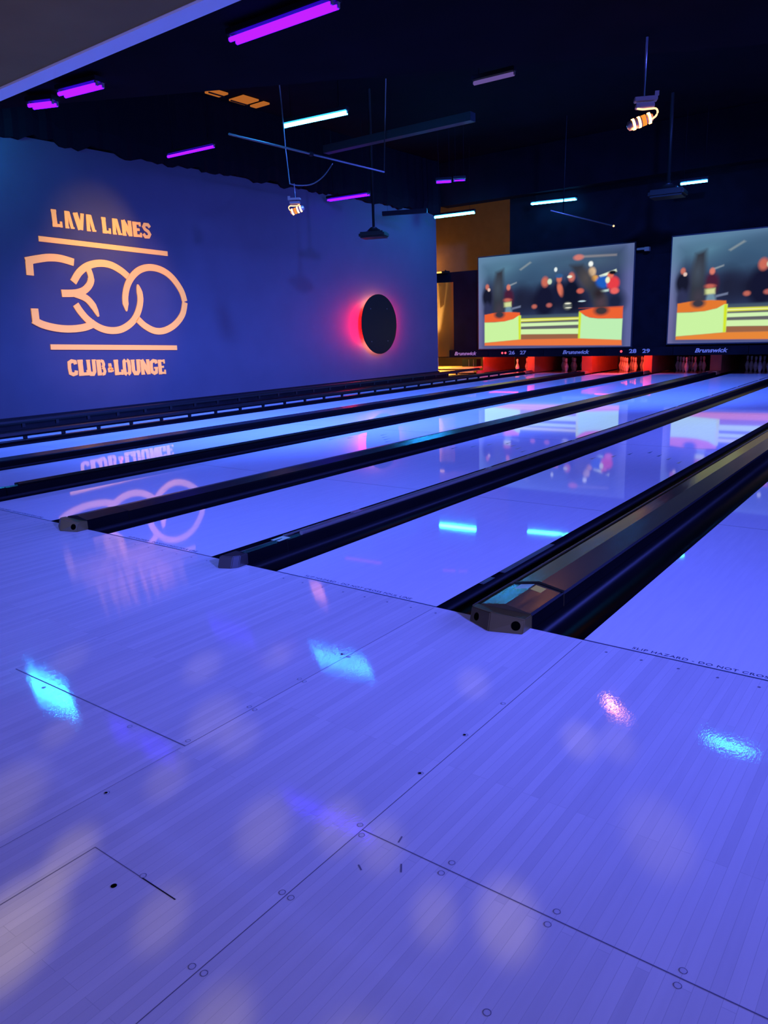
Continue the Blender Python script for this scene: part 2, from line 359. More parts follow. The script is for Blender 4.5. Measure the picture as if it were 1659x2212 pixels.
# ------------------------------------------------------------------ dividers
def divider(xc, wd, lab, kind, hz=.062, ridge=.082, ridge_dx=0, ends=()):
    """cap between two gutters with its nose on the approach"""
    t = thing('lane_divider', lab, 'lane divider', (xc, 0, 0), 'raised dividers between the lanes')
    h = wd / 2; cm = {'grey': M['capgrey'], 'black': M['capblack'], 'narrow': M['capblack']}[kind]
    b = bmesh.new()
    prof = [(-h, -.03), (-h, hz - .012), (-h + .012, hz), (ridge_dx, ridge), (h - .008, hz), (h, hz - .01), (h, -.03)]
    extrude_profile(b, prof[::-1], .34, 17.15, closed=True, caps=True, segs=24)
    for f in b.faces:
        if abs(f.calc_center_median().x) > h - .006: f.material_index = 1
    new_obj('cap', b, [cm, M['gutter']], t)
    b = bmesh.new(); pf = [(a, z + (.004 if z > 0 else 0)) for a, z in prof]
    extrude_profile(b, pf[::-1], .0, .33, closed=True, caps=True)
    for f in b.faces:
        if abs(f.calc_center_median().x) > h - .006: f.material_index = 1
    new_obj('front_cap', b, [cm, M['gutter']], t)
    nm = {'grey': M['nosegrey'], 'black': M['nosegrey'], 'narrow': M['nosedark']}[kind]
    b = bmesh.new()
    if kind == 'narrow':
        fr = [(-h - .022, -.03), (-h - .018, -.14), (h * .5, -.105), (h + .004, -.07), (h + .004, -.03)]; top = hz + .006
    else:
        fr = [(-h - .012, .0), (-h - .012, -.07), (-.012, -.135), (h, -.09), (h, .0)]; top = hz
    fr = fr if kind != 'narrow' else [(-h - .022, .01)] + fr[1:-1] + [(h + .004, .01)]
    lo = [b.verts.new((a, c, .001)) for a, c in fr]; hi = []
    for i, (a, c) in enumerate(fr):
        z = top + ((ridge - hz) if (kind != 'narrow' and i == 2) else 0)
        hi.append(b.verts.new((a, c + (.022 if 0 < i < 4 else 0), z)))
    n = len(fr)
    for i in range(n): b.faces.new([lo[i], lo[(i + 1) % n], hi[(i + 1) % n], hi[i]])
    b.faces.new(lo[::-1]); b.faces.new(hi)
    bmesh.ops.recalc_face_normals(b, faces=b.faces); bmesh.ops.bevel(b, geom=list(b.edges), offset=.004, segments=2, affect='EDGES')
    nose = new_obj('nose', b, nm, t)
    hs = {'grey': [(-.097, -.098, .0175), (.098, -.116, .020)], 'black': [(.095, -.116, .02)], 'narrow': []}[kind]
    for hx, hy, r in hs:
        f0, f1 = (fr[1], fr[2]) if hx < 0 else (fr[2], fr[3])
        d = Vector((f1[0] - f0[0], f1[1] - f0[1], 0)).normalized(); nr = Vector((d.y, -d.x, 0)); k = (hx - f0[0]) / d.x
        base = Vector((f0[0], f0[1], .034)) + d * k + Vector((0, .011, 0))
        up = Vector((0, .022, .062)).normalized(); nrm = d.cross(up).normalized()
        if nrm.y > 0: nrm = -nrm
        b = bmesh.new(); tube(b, [base - nrm * .004, base + nrm * .0022], r, 24)
        new_obj('hole', b, M['hole'], nose)
    return t
D1 = divider(1.4195, .2608, 'grey two-hole lane divider in the right foreground with yellow sticker', 'grey')
D3 = divider(-1.966, .2608, 'black lane divider with tan single-hole nose at left, fifth lane beside it', 'black')
D5 = divider(-5.3515, .2608, 'black lane divider between second and third lanes from the wall', 'black')
D2 = divider(-.2733, .078, 'narrow black lane divider with folded bumper rails and pale green sticker', 'narrow', .062, .07)
D4 = divider(-3.6588, .078, 'narrow black lane divider left of the single-hole nose divider', 'narrow', .062, .07)
D6 = divider(-7.0444, .078, 'narrow black lane divider carrying the raised slotted rail near the wall', 'narrow', .04, .046)
# stickers, band and label on the near dividers
def quad(name, pts, mt, parent):
    b = bmesh.new(); b.faces.new([b.verts.new(q) for q in pts]); bmesh.ops.recalc_face_normals(b, faces=b.faces)
    return new_obj(name, b, mt, parent)
def capz(x): return .062 + .024 * (1 - abs(x) / .1304) + .0012
s = quad('warning_sticker', [(.006, .235, capz(.006)), (.075, .235, capz(.075)), (.075, .30, capz(.075)), (.006, .30, capz(.006))], M['sticker'], D1); s['label'] = 'yellow sticker'
s = quad('info_sticker', [(-.078, .235, capz(-.078)), (-.006, .235, capz(-.006)), (-.006, .31, capz(-.006)), (-.078, .31, capz(-.078))], M['stickerg'], D1); s['label'] = 'pale green sticker'
b = bmesh.new()
for (xa, xb, ya, yb) in [(-.118, 0, .318, .338), (0, .1304, .318, .338)]:
    za, zb = capz(xa) + .001, capz(xb) + .001
    vs = [b.verts.new(q) for q in [(xa, ya, za), (xb, ya, zb), (xb, yb, zb), (xa, yb, za), (xa, ya, za + .006), (xb, ya, zb + .006), (xb, yb, zb + .006), (xa, yb, za + .006)]]
    for q in [(3, 2, 1, 0), (4, 5, 6, 7), (0, 1, 5, 4), (1, 2, 6, 5), (2, 3, 7, 6), (3, 0, 4, 7)]: b.faces.new([vs[i] for i in q])
new_obj('joint_strap', b, M['black'], D1)
b = bmesh.new(); extrude_profile(b, [(-.130, .020), (-.168, .045), (-.178, .040), (-.176, .020), (-.150, .0)], .02, 17.12, closed=True, caps=True, segs=1)
new_obj('side_rail', b, M['capgrey'], D1)
b = bmesh.new(); box(b, (-.364, .62, -.0005), (-.330, 1.25, .0012), 0); box(b, (-.360, .40, -.0005), (-.335, .52, .0012), 0)
new_obj('edge_label', b, M['labelgrey'], D1)
s = quad('sticker', [(-.036, .27, .0715), (.034, .27, .0715), (.034, .37, .0735), (-.036, .37, .0735)], M['stickerg'], D2); s['label'] = 'pale green sticker'
for sx, st, nm in ((.030, .47, 'folded_rail'), (-.075, .42, 'folded_rail')):
    b = bmesh.new()
    r_ = .014 if sx > 0 else .009; zc = .078 if sx > 0 else .055
    tube(b, [(sx, st, zc), (sx, 17.12, zc)], r_, 10); 
    if sx < 0:
        for j in range(8): box(b, (sx - .016, 1.1 + j * 1.9, zc - .012), (sx + .016, 1.19 + j * 1.9, zc + .012))
    new_obj('folded_rail', b, M['rail'], D2)
for D in (D4,):
    for sx in (-.03, .03):
        b = bmesh.new(); tube(b, [(sx, .45, .072), (sx, 17.12, .072)], .012, 8); new_obj('folded_rail', b, M['raildark'], D)

# raised bumper rails beside the lane nearest the wall
def bumper(x, z0, z1, lab, yoff=0):
    t = thing('bumper_rail', lab, 'bumper rail', (x, 0, 0), 'raised bumper rails')
    b = bmesh.new(); extrude_profile(b, [(-.025, z0), (.02, z0 + .004), (.028, z0 + .03), (.022, z1 - .01), (-.02, z1)], -.05, 17.1, closed=True, caps=True)
    new_obj('rail', b, M['raildark'], t)
    for j in range(28):
        yy = 2.335 + .5535 * (j - 3) + yoff
        b = bmesh.new(); extrude_profile(b, [(-.012, .046), (.012, .046), (.016, z0 + .006), (-.016, z0 + .006)], yy - .028, yy + .022, closed=True, caps=True)
        new_obj('post', b, M['raildark'], t)
    return t
bumper(-7.03, .078, .155, 'long raised black bumper rail on short posts, right of the lane nearest the wall')
bumper(-8.49, .10, .17, 'long raised black bumper rail on short posts, at the foot of the blue wall', .2)
# ------------------------------------------------------------------ walls, ceiling
b = bmesh.new(); box(b, (XW - .18, .0, -.1), (XW, 15.80, 4.42)); tag(new_obj('wall_left', b, M['wallblue']), kind='structure')
b = bmesh.new(); box(b, (XW - .18, -7.5, -.1), (XW, -.001, 4.42)); tag(new_obj('wall_left_near', b, M['wallblue']), kind='structure')
b = bmesh.new(); box(b, (XW + .002, -7.5, 0.0), (XW + .045, 15.80, .15)); box(b, (XW + .045, 0, -.12), (-8.61, 19.5, -.01)); box(b, (XW + .05, 0, -.01), (-8.75, 15.8, .085))
tag(new_obj('baseboard_left', b, M['base']), kind='structure')
# ragged black foam along the wall top
b = bmesh.new(); n = 150; rows = []
for i in range(n + 1):
    y = -1 + 16.9 * i / n; z = 4.40 + random.uniform(-.035, .05) + .03 * math.sin(i * .7)
    xo = XW + .04 + random.uniform(0, .05)
    rows.append([b.verts.new(q) for q in [(XW - .18, y, z), (xo, y, z), (xo + .03, y, z + .25), (xo, y, 5.75), (XW - .18, y, 5.75)]])
for i in range(n):
    for k in range(5): b.faces.new([rows[i][k], rows[i][(k + 1) % 5], rows[i + 1][(k + 1) % 5], rows[i + 1][k]])
b.faces.new(rows[0]); b.faces.new(rows[-1][::-1]); bmesh.ops.recalc_face_normals(b, faces=b.faces)
tag(new_obj('trim_1', b, M['foam']), kind='structure')
boxobj('ceiling', (-13.5, -7.5, 5.75), (10.5, 21.8, 5.9), M['ceil'])['kind'] = 'structure'
# lower ceiling over the approach with a slanting far edge
b = bmesh.new(); pl = [(-9.08, -7.4), (9.0, -7.4), (9.0, 10.80), (-9.08, .92)]
lo = [b.verts.new((a, c, 4.0)) for a, c in pl]; hi = [b.verts.new((a, c, 5.75)) for a, c in pl]
b.faces.new(lo[::-1]); b.faces.new(hi)
for i in range(4): b.faces.new([lo[i], lo[(i + 1) % 4], hi[(i + 1) % 4], hi[i]])
tag(new_obj('ceiling_low', b, M['ceil']), kind='structure')
boxobj('ceiling_soffit', (-9.08, -7.4, 3.30), (6.2, .73, 3.98), M['soffit'])['kind'] = 'structure'
boxobj('trim_2', (-9.08, .735, 3.285), (6.2, .885, 3.98), M['whitetrim'])['kind'] = 'structure'
b = bmesh.new(); box(b, (-13.4, 21.3, -.2), (10.4, 21.5, 5.75), 0); tag(new_obj('wall_back', b, M['walltan']), kind='structure')
b = bmesh.new(); box(b, (-13.5, 14.5, -.2), (-13.3, 21.5, 5.75)); tag(new_obj('wall_service', b, M['walltan']), kind='structure')
boxobj('floor_service', (-13.4, 14.5, -.2), (-9.11, 21.4, -.02), M['wood'])['kind'] = 'structure'
b = bmesh.new(); box(b, (-9.72, 16.62, .50), (9.5, 16.70, 2.92), 0); box(b, (-7.3, 16.72, 2.5), (9.5, 16.8, 5.74), 0); tag(new_obj('wall_front', b, M['mask']), kind='structure')
boxobj('beam_front', (-9.05, 15.95, 4.62), (9.5, 16.35, 5.74), M['ceil'])['kind'] = 'structure'
boxobj('beam_joist', (-7.46, 9.25, 4.72), (-4.15, 9.42, 4.86), M['joist'])['kind'] = 'structure'
t = thing('ceiling_opening', 'small orange-lit ceiling opening nearest the violet tube over the wall', 'ceiling light', (-8.7, 7.75, 5.70), 'amber lit ceiling panels')
o = boxobj('lit_panel', (-.13, -.18, 0), (.13, .16, .03), M['orangepanel'], t); boxobj('cross_bar', (-.01, -.2, -.02), (.01, .18, 0), M['black'], t)
t = thing('ceiling_opening', 'larger orange-lit ceiling opening left of the cyan tube', 'ceiling light', (-8.65, 8.38, 5.70), 'amber lit ceiling panels')
boxobj('lit_panel', (-.2, -.2, 0), (.2, .2, .03), M['orangepanel'], t); boxobj('cross_bar', (-.14, -.22, -.02), (-.12, .22, 0), M['black'], t)
o = boxobj('ceiling_opening', (-8.84, 8.72, 5.70), (-8.46, 8.88, 5.73), M['orangepanel'])
tag(o, 'thin orange-lit ceiling slit just below the larger opening', 'ceiling light', 'amber lit ceiling panels')
boxobj('wall_right', (9.5, -7.5, -.2), (9.7, 21.5, 5.75), M['walldark'])['kind'] = 'structure'
boxobj('wall_rear', (-9.1, -7.7, -.2), (9.7, -7.5, 5.75), M['walldark'])['kind'] = 'structure'

# ------------------------------------------------------------------ sign on the wall
sign = thing('wall_sign', 'large orange LAVA LANES 300 CLUB & LOUNGE sign on the blue wall', 'wall sign', (XW, 5.3, 2.0))
def off(pts): return [(a - 5.3, c - 2.0) for a, c in pts]
def stroke(name, strokes, th=.018, parent=sign):
    b = bmesh.new()
    for i, (pts, wd) in enumerate(strokes): ribbon(b, off(pts), wd, .001, th + .0012 * i)
    bmesh.ops.recalc_face_normals(b, faces=b.faces)
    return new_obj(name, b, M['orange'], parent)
W_ = .118
stroke('digit_three', [([(3.856, 2.352), (3.868, 2.560)], W_), (smooth_pts([(3.815, 2.565), (4.023, 2.610), (4.221, 2.641), (4.417, 2.636), (4.644, 2.588)]), W_),
    (smooth_pts([(4.356, 2.085), (4.600, 2.094), (4.769, 2.140), (4.890, 2.243), (4.930, 2.357), (4.90, 2.49)]), [W_] * 20 + [.1] * 6),
    (smooth_pts([(4.58, 2.09), (4.786, 2.015), (4.91, 1.882), (4.985, 1.71)]), [W_] * 11 + [.10, .09, .07, .05, .03]),
    ([(3.849, 1.84), (3.845, 1.645)], W_), (smooth_pts([(3.80, 1.665), (3.958, 1.585), (4.192, 1.529), (4.437, 1.511), (4.696, 1.534), (4.90, 1.60)]), W_)])
stroke('digit_zero', [(smooth_pts([(4.590, 2.27), (4.726, 2.435), (4.907, 2.548), (5.129, 2.598), (5.347, 2.578), (5.535, 2.495), (5.665, 2.40)]), W_),
    (smooth_pts([(5.850, 2.27), (5.880, 2.031), (5.81, 1.811), (5.666, 1.624), (5.431, 1.496), (5.199, 1.472), (4.983, 1.524), (4.783, 1.652), (4.661, 1.787), (4.585, 1.91)]), [.02, .06, .09] + [W_] * 43)])
stroke('digit_zero', [(smooth_pts([(5.562, 1.80), (5.562, 2.027), (5.635, 2.244), (5.775, 2.42), (5.958, 2.535), (6.18, 2.576), (6.425, 2.533), (6.637, 2.407), (6.815, 2.184), (6.876, 1.985)]), [.02, .05, .08] + [W_] * 43),
    (smooth_pts([(6.878, 1.968), (6.793, 1.744), (6.593, 1.559), (6.348, 1.455), (6.122, 1.451), (5.914, 1.544), (5.77, 1.668)]), W_)])
stroke('bar', [([(4.082, 2.922), (6.575, 2.838)], .082)], .02)
stroke('bar', [([(4.038, 1.228), (6.586, 1.128)], .086)], .02)
G = {
 'L': [([(.30, 0), (.30, 1)], .34), ([(.05, .92), (.55, .92)], .16), ([(.05, .10), (1.0, .10)], .20), ([(.90, .0), (.90, .34)], .16)],
 'A': [([(.30, 1), (.22, .08)], .26), ([(.50, .98), (.76, .08)], .24), ([(.05, .06), (.44, .06)], .12), ([(.60, .06), (1, .06)], .12), ([(.12, .97), (.58, .97)], .10)],
 'V': [([(.18, 1), (.52, .02)], .34), ([(.86, .98), (.60, .02)], .24), ([(.0, .95), (.42, .95)], .10), ([(.68, .95), (1, .95)], .10)],
 'N': [([(.18, 0), (.18, 1)], .28), ([(.16, .98), (.84, .05)], .30), ([(.84, .0), (.84, 1)], .26), ([(.0, .05), (.38, .05)], .10), ([(.66, .95), (1, .95)], .10)],
 'E': [([(.24, 0), (.24, 1)], .34), ([(.1, .91), (.92, .91)], .18), ([(.1, .50), (.78, .50)], .18), ([(.1, .09), (.95, .09)], .18), ([(.86, .72), (.86, 1)], .14), ([(.89, .0), (.89, .30)], .14)],
 'S': [([(.90, .74), (.72, .90), (.35, .90), (.20, .74), (.34, .58), (.66, .46), (.82, .28), (.66, .10), (.30, .09), (.12, .28)], .22)],
 'C': [([(.86, .70), (.82, .86), (.50, .91), (.22, .82), (.18, .50), (.22, .18), (.50, .09), (.80, .14), (.86, .32)], .26)],
 'U': [([(.20, 1), (.20, .28), (.34, .10), (.60, .09), (.76, .24), (.78, 1)], .27), ([(.0, .96), (.4, .96)], .09), ([(.6, .96), (1, .96)], .09)],
 'B': [([(.24, 0), (.24, 1)], .34), ([(.52, .93), (.72, .88), (.80, .70), (.72, .54), (.62, .50)], .22), ([(.62, .50), (.78, .42), (.84, .24), (.74, .10), (.52, .07)], .22)],
 'O': [([(.42, .97), (.24, .88), (.20, .50), (.24, .12), (.42, .03)], .28), ([(.58, .97), (.78, .86), (.82, .50), (.78, .14), (.58, .03)], .28)],
 'G': [([(.84, .72), (.78, .88), (.48, .92), (.22, .82), (.18, .50), (.22, .18), (.48, .08), (.74, .14), (.80, .42)], .26), ([(.50, .44), (.98, .44)], .13)],
 '&': [([(.92, .08), (.36, .70), (.38, .88), (.58, .88), (.62, .70), (.22, .36), (.24, .12), (.56, .10), (.86, .48)], .20)],
}
def letter(ch, yl, yr, zt, zb):
    b = bmesh.new(); wd = yr - yl; h = zt - zb
    for i, (pts, t) in enumerate(G[ch]):
        ribbon(b, off([(yl + a * wd, zb + c * h) for a, c in pts]), t * wd * 1.32, .001, .012 + .0015 * i)
    bmesh.ops.recalc_face_normals(b, faces=b.faces)
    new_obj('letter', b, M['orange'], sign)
for ch, yl, yr, zt, zb in [('L', 4.345, 4.522, 3.395, 3.125), ('A', 4.568, 4.735, 3.388, 3.118), ('V', 4.745, 4.935, 3.380, 3.112), ('A', 4.955, 5.135, 3.370, 3.105),
                           ('L', 5.252, 5.420, 3.360, 3.096), ('A', 5.450, 5.640, 3.352, 3.092), ('N', 5.655, 5.850, 3.348, 3.088), ('E', 5.875, 6.055, 3.342, 3.086), ('S', 6.070, 6.262, 3.340, 3.080)]:
    letter(ch, yl, yr, zt, zb)
def y6(px):   # distance along the wall of the lower lettering
    u = (px - 530) / 775; return 4.295 + 1.78 * u + .186 * u * u
for ch, a, c in [('C', 530, 606), ('L', 608, 692), ('U', 682, 756), ('B', 760, 832), ('&', 842, 892), ('L', 895, 966), ('O', 966, 1032), ('U', 1036, 1110), ('N', 1112, 1184), ('G', 1186, 1252), ('E', 1254, 1312)]:
    ya, yb = y6(a), y6(c); zt = 1.008 - .046 * (ya - 4.295); zb = zt - .272
    if ch == '&': zt -= .06; zb += .05
    letter(ch, ya, yb, zt, zb)

# ------------------------------------------------------------------ round black disc with glow behind
t = thing('round_wall_light', 'round black disc lamp glowing red around its rim on the blue wall', 'wall light', (XW, 12.84, 1.49))
b = bmesh.new()
def discx(b, r, x0, x1, n=64, mi=0):
    A = [b.verts.new((x0, r * math.cos(2 * PI * k / n), r * math.sin(2 * PI * k / n))) for k in range(n)]
    B = [b.verts.new((x1, r * math.cos(2 * PI * k / n), r * math.sin(2 * PI * k / n))) for k in range(n)]
    for k in range(n): b.faces.new([A[k], A[(k + 1) % n], B[(k + 1) % n], B[k]])
    b.faces.new(A); b.faces.new(B[::-1]); bmesh.ops.recalc_face_normals(b, faces=b.faces)
discx(b, .735, .150, .165); new_obj('disc', b, M['black'], t)
for a0, a1, mk, nm in ((-.62, .62, 'ringled', 'red'), (PI - .62, PI + .62, 'ringled', 'red'), (.72, PI - .72, 'ringled2', 'salmon'), (PI + .72, 2 * PI - .72, 'ringled2', 'salmon')):
    b = bmesh.new(); tube(b, [(.105, .62 * math.cos(a0 + (a1 - a0) * k / 20), .62 * math.sin(a0 + (a1 - a0) * k / 20)) for k in range(21)], .020, 8)
    o = new_obj('led_strip', b, M[mk], t); o['label'] = nm + ' glowing strip behind the disc'
for sy, sz in ((-.35, .38), (.33, .38), (-.35, -.42), (.33, -.42)):
    b = bmesh.new(); discx(b, .014, .160, .170, 12); o = new_obj('screw', b, M['metal'], t); o.location = (0, sy, sz)
b = bmesh.new(); discx(b, .40, .0, .15, 32); new_obj('back_box', b, M['black'], t)

# ------------------------------------------------------------------ ceiling tubes
def tube_light(p0, p1, kind, lab, n=1, r=.019, hang=None, group='fluorescent tubes hung under the black ceiling'):
    p0 = Vector(p0); p1 = Vector(p1); c = (p0 + p1) / 2; d = (p1 - p0); L_ = d.length; ang = math.atan2(d.y, d.x)
    t = thing('tube_light', lab, 'tube light', c, group); t.rotation_euler = (0, -math.asin(d.z / L_) if L_ else 0, ang)
    b = bmesh.new(); box(b, (-L_ / 2 - .02, -.05 * max(1, n * .8), .035), (L_ / 2 + .02, .05 * max(1, n * .8), .085), 0, .006); new_obj('housing', b, M['fixture'], t)
    for i in range(n):
        oy = (i - (n - 1) / 2) * .085
        b = bmesh.new(); tube(b, [(-L_ / 2, oy, 0), (L_ / 2, oy, 0)], r, 12); new_obj('tube', b, M[kind], t)
        for s_ in (-1, 1):
            b = bmesh.new(); box(b, (s_ * L_ / 2 - .012, oy - .014, -.012), (s_ * L_ / 2 + .012, oy + .014, .04), 0); new_obj('lamp_holder', b, M['lampmetal'], t)
    if hang:
        for s_ in (-.38, .38):
            b = bmesh.new(); tube(b, [(s_ * L_, 0, .085), (s_ * L_, 0, hang - c.z)], .004, 6); new_obj('hanger', b, M['fixture'], t)
    return t
tube_light((-2.69, 2.53, 3.89), (-1.51, 2.56, 3.89), 'uvtube', 'bright violet twin tube light, largest and nearest, at top centre', 2, .020)
tube_light((-5.16, 2.31, 3.88), (-4.60, 2.40, 3.88), 'uvtube', 'short violet tube light at upper left, right of the oval one', 2, .020)
tube_light((-5.78, 2.30, 3.88), (-5.50, 2.42, 3.88), 'uvtube', 'shortest violet tube light at upper left, oval blob by the soffit edge', 2, .020)
tube_light((-8.62, 6.42, 4.41), (-7.50, 6.50, 4.41), 'uvtube', 'thin violet tube light hanging by the ragged top of the blue wall', 1, .022, 5.75)
tube_light((-5.98, 6.62, 4.48), (-4.80, 6.74, 4.48), 'cyantube', 'bright cyan-white tube light beside the thin hanging rod', 1, .030, 5.75)
tube_light((-8.95, 11.1, 4.24), (-7.88, 11.2, 4.24), 'uvtube', 'violet tube light just left of the projector pole', 2, .018, 5.75)
tube_light((-8.55, 14.90, 4.19), (-7.41, 15.0, 4.19), 'cyanbright', 'cyan-white tube light at the far end of the blue wall', 1, .028, 5.75)
tube_light((-6.42, 16.23, 4.40), (-5.28, 16.42, 4.40), 'cyantube', 'cyan-white tube light above the left screen', 2, .018, 4.62)
tube_light((-2.45, 15.50, 4.26), (-1.90, 15.55, 4.26), 'cyantube', 'short cyan-white tube light above the right screen', 1, .024, 5.75)
tube_light((-6.55, 11.9, 4.40), (-6.28, 12.05, 4.40), 'uvtube', 'tiny distant violet tube light, left one of a close pair', 1, .024, 5.75)
tube_light((-6.22, 12.08, 4.41), (-6.02, 12.2, 4.41), 'uvtube', 'tiny distant violet tube light, right one of a close pair', 1, .014, 5.75)
tube_light((-2.60, 6.70, 4.42), (-2.03, 6.72, 4.42), 'pinktube', 'dim pinkish tube light close below the low ceiling edge', 1, .026, 5.75)
tube_light((-8.98, 2.86, 4.30), (-7.86, 2.90, 4.30), 'cyanbright', 'cyan-white tube light near the left wall outside the frame', 1, .030, 5.75)
tube_light((.66, 7.55, 4.5), (1.8, 7.50, 4.5), 'cyantube', 'cyan-white tube light hidden above the low ceiling edge', 1, .030, 5.75)
# unlit fixture
t = thing('unlit_fixture', 'unlit dark ceiling fixture on a wire, left of the far cyan-white tube', 'light fixture', (-8.15, 12.95, 4.08)); t.rotation_euler = (0, 0, .42)
b = bmesh.new(); box(b, (-.55, -.05, -.05), (.55, .05, .05), 0, .008); new_obj('housing', b, M['fixture'], t)
b = bmesh.new(); tube(b, [(-.42, 0, .05), (-.42, 0, 1.66)], .004, 6); new_obj('hanger', b, M['fixture'], t)

# ------------------------------------------------------------------ pipes and hanging things
t = thing('pipe_frame', 'thin grey ceiling pipe hung on two rods above the lanes', 'pipe', (-5.93, 5.4, 4.15))
b = bmesh.new(); tube(b, [(0, 0, 0), (0, 3.76, 0)], .017, 10); new_obj('pipe', b, M['metal'], t)
b = bmesh.new(); tube(b, [(0, 3.76, -.01), (0, 3.90, 1.58)], .010, 8); new_obj('rod', b, M['metal'], t)
b = bmesh.new(); tube(b, [(0, 1.06, 1.58), (0, 1.14, .6), (0, 1.17, 0), (0, 1.22, -.52)], .010, 8); new_obj('rod', b, M['metal'], t)
b = bmesh.new(); box(b, (-.03, 1.72, -.03), (.03, 1.80, .03), 0, .005); new_obj('clamp', b, M['fixture'], t)
b = bmesh.new(); tube(b, smooth_pts([(0, 1.22, -.52), (0, 1.42, -.52), (0, 1.75, -.46), (0, 2.05, -.30), (0, 2.30, -.07)], 5), .010, 8)
o = new_obj('hanging_cable', b, M['metal'], None); o.location = (-5.93, 5.4, 4.15); tag(o, 'grey cable sagging from the ceiling pipe to the small hanging lamp', 'cable')
def moving_lamp(loc, lab, rotz, s=1.0, pole=.55, tilt=-.30):
    t = thing('stage_lamp', lab, 'stage lamp', loc, 'amber stage lamps'); t.rotation_euler = (0, 0, rotz); t.scale = (s, s, s)
    b = bmesh.new(); tube(b, [(-.01, 0, .20), (0, 0, .20 + pole / s)], .011, 8); new_obj('pole', b, M['metal'], t)
    b = bmesh.new(); box(b, (-.10, -.05, .165), (.12, .05, .205), 0, .006); box(b, (.09, -.045, .205), (.13, -.01, .245), 0); new_obj('mounting_plate', b, M['lampmetal'], t)
    b = bmesh.new(); box(b, (-.085, -.045, .105), (.095, .045, .145), 0, .006); new_obj('ballast_box', b, M['lampmetal'], t)
    b = bmesh.new(); tube(b, smooth_pts([(-.07, -.03, .10), (-.02, -.05, .085), (.05, -.05, .085), (.105, -.04, .085), (.125, -.03, .055), (.105, -.03, .015), (.06, -.03, -.01)], 4), .009, 8)
    new_obj('yoke', b, M['warm'] if s > .9 else M['lampmetal'], t)  # yoke arm glows by emission, as if lit by its lamp
    c, sn = math.cos(tilt), math.sin(tilt)
    def P(u, rad=0): return (-u * c, -.0, u * sn - .005)
    b = bmesh.new(); tube(b, [P(-.09), P(-.06), P(.02), P(.10), P(.15), P(.165)], [.030, .042, .048, .050, .042, .018], 20); new_obj('lamp_body', b, M['lampmetal'], t)
    for u in (-.055, .045, .10):
        b = bmesh.new(); tube(b, [P(u - .011), P(u + .011)], .0535, 20); new_obj('glowing_slot', b, M['hot'], t)
    b = bmesh.new(); tube(b, [P(-.02), P(.02)], .0515, 20); new_obj('amber_band', b, M['glowcone'], t)
    return t
moving_lamp((.12, 5.35, 3.25), 'amber stage lamp on a pole at upper right, glowing orange slots', .45, 1.0, .54)
moving_lamp((-5.93, 6.72, 3.24), 'small warm stage lamp hanging in front of the blue wall', PI + .55, .92, .22, .3)
point('stage_lamp_glow', (.05, 5.30, 3.14), 4.5, (1, .35, .08), .04)
# projector
def projector(loc, lab, pole_top, s=1.0, rz=.35):
    t = thing('projector', lab, 'projector', loc, 'ceiling projectors'); t.rotation_euler = (0, 0, rz); t.scale = (s, s, s)
    b = bmesh.new(); box(b, (-.26, -.20, -.01), (.26, .20, .10), 0, .03); new_obj('body', b, M['black'], t)
    b = bmesh.new(); tube(b, [(0, 0, .10), (0, 0, .19)], [.17, .06], 14); box(b, (.10, -.05, .1), (.14, .05, .14)); new_obj('mount', b, M['black'], t)
    b = bmesh.new(); tube(b, [(0, 0, .18), (0, 0, (pole_top - loc[2]) / s)], .026, 10); new_obj('pole', b, M['black'], t)
    b = bmesh.new(); tube(b, [(-.12, .20, .045), (-.12, .235, .045)], .045, 16); new_obj('lens', b, M['metal'], t)
    return t
projector((-6.55, 9.6, 3.10), 'black projector on a ceiling pole in front of the blue wall', 5.75)
projector((-2.26, 14.0, 3.80), 'dark ceiling projector high above the gap beside the right screen', 5.75, 1.35, .1)
t = thing('sloping_pipe', 'thin sloping pipe with a tiny pale tip above the left screen', 'pipe', (-4.85, 14.0, 3.84))
b = bmesh.new(); tube(b, [(0, 0, 0), (1.46, 0, -.48)], .014, 8); new_obj('pipe', b, M['metal'], t)
b = bmesh.new(); tube(b, [(.30, 0, -.09), (.34, 0, 1.9)], .012, 8); new_obj('rod', b, M['fixture'], t)
b = bmesh.new(); bmesh.ops.create_icosphere(b, subdivisions=2, radius=.022, matrix=Matrix.Translation((1.47, 0, -.485))); new_obj('tip', b, M['warm'], t)

# ------------------------------------------------------------------ masking panels and lettering
MY = 16.60
def mask_panel(x0, x1, lab): 
    t = thing('masking_panel', lab, 'masking panel', ((x0 + x1) / 2, MY, .5), 'black masking panels over the pins')
    b = bmesh.new(); box(b, (x0 - (x0 + x1) / 2 + .004, -.04, 0), (x1 - (x0 + x1) / 2 - .004, .0, .21), 0, .004); new_obj('panel', b, M['mask'], t); return t
def rotx(loc): return Matrix.Translation(loc) @ Matrix.Rotation(PI / 2, 4, 'X')
cs = [(-8.735, 'B', 'black masking panel with Brunswick lettering at the far left, beside the service room'), (-7.04, '26  27', 'black masking panel numbered 26 27 under the left screen'),
      (-5.30, 'B', 'black masking panel with Brunswick lettering under the left screen'), (-3.60, '28  29', 'black masking panel numbered 28 29 at the gap between screens'),
      (-1.86, 'B', 'black masking panel with Brunswick lettering under the right screen'), (-.17, '', 'blank black masking panel at the right end under the right screen')]
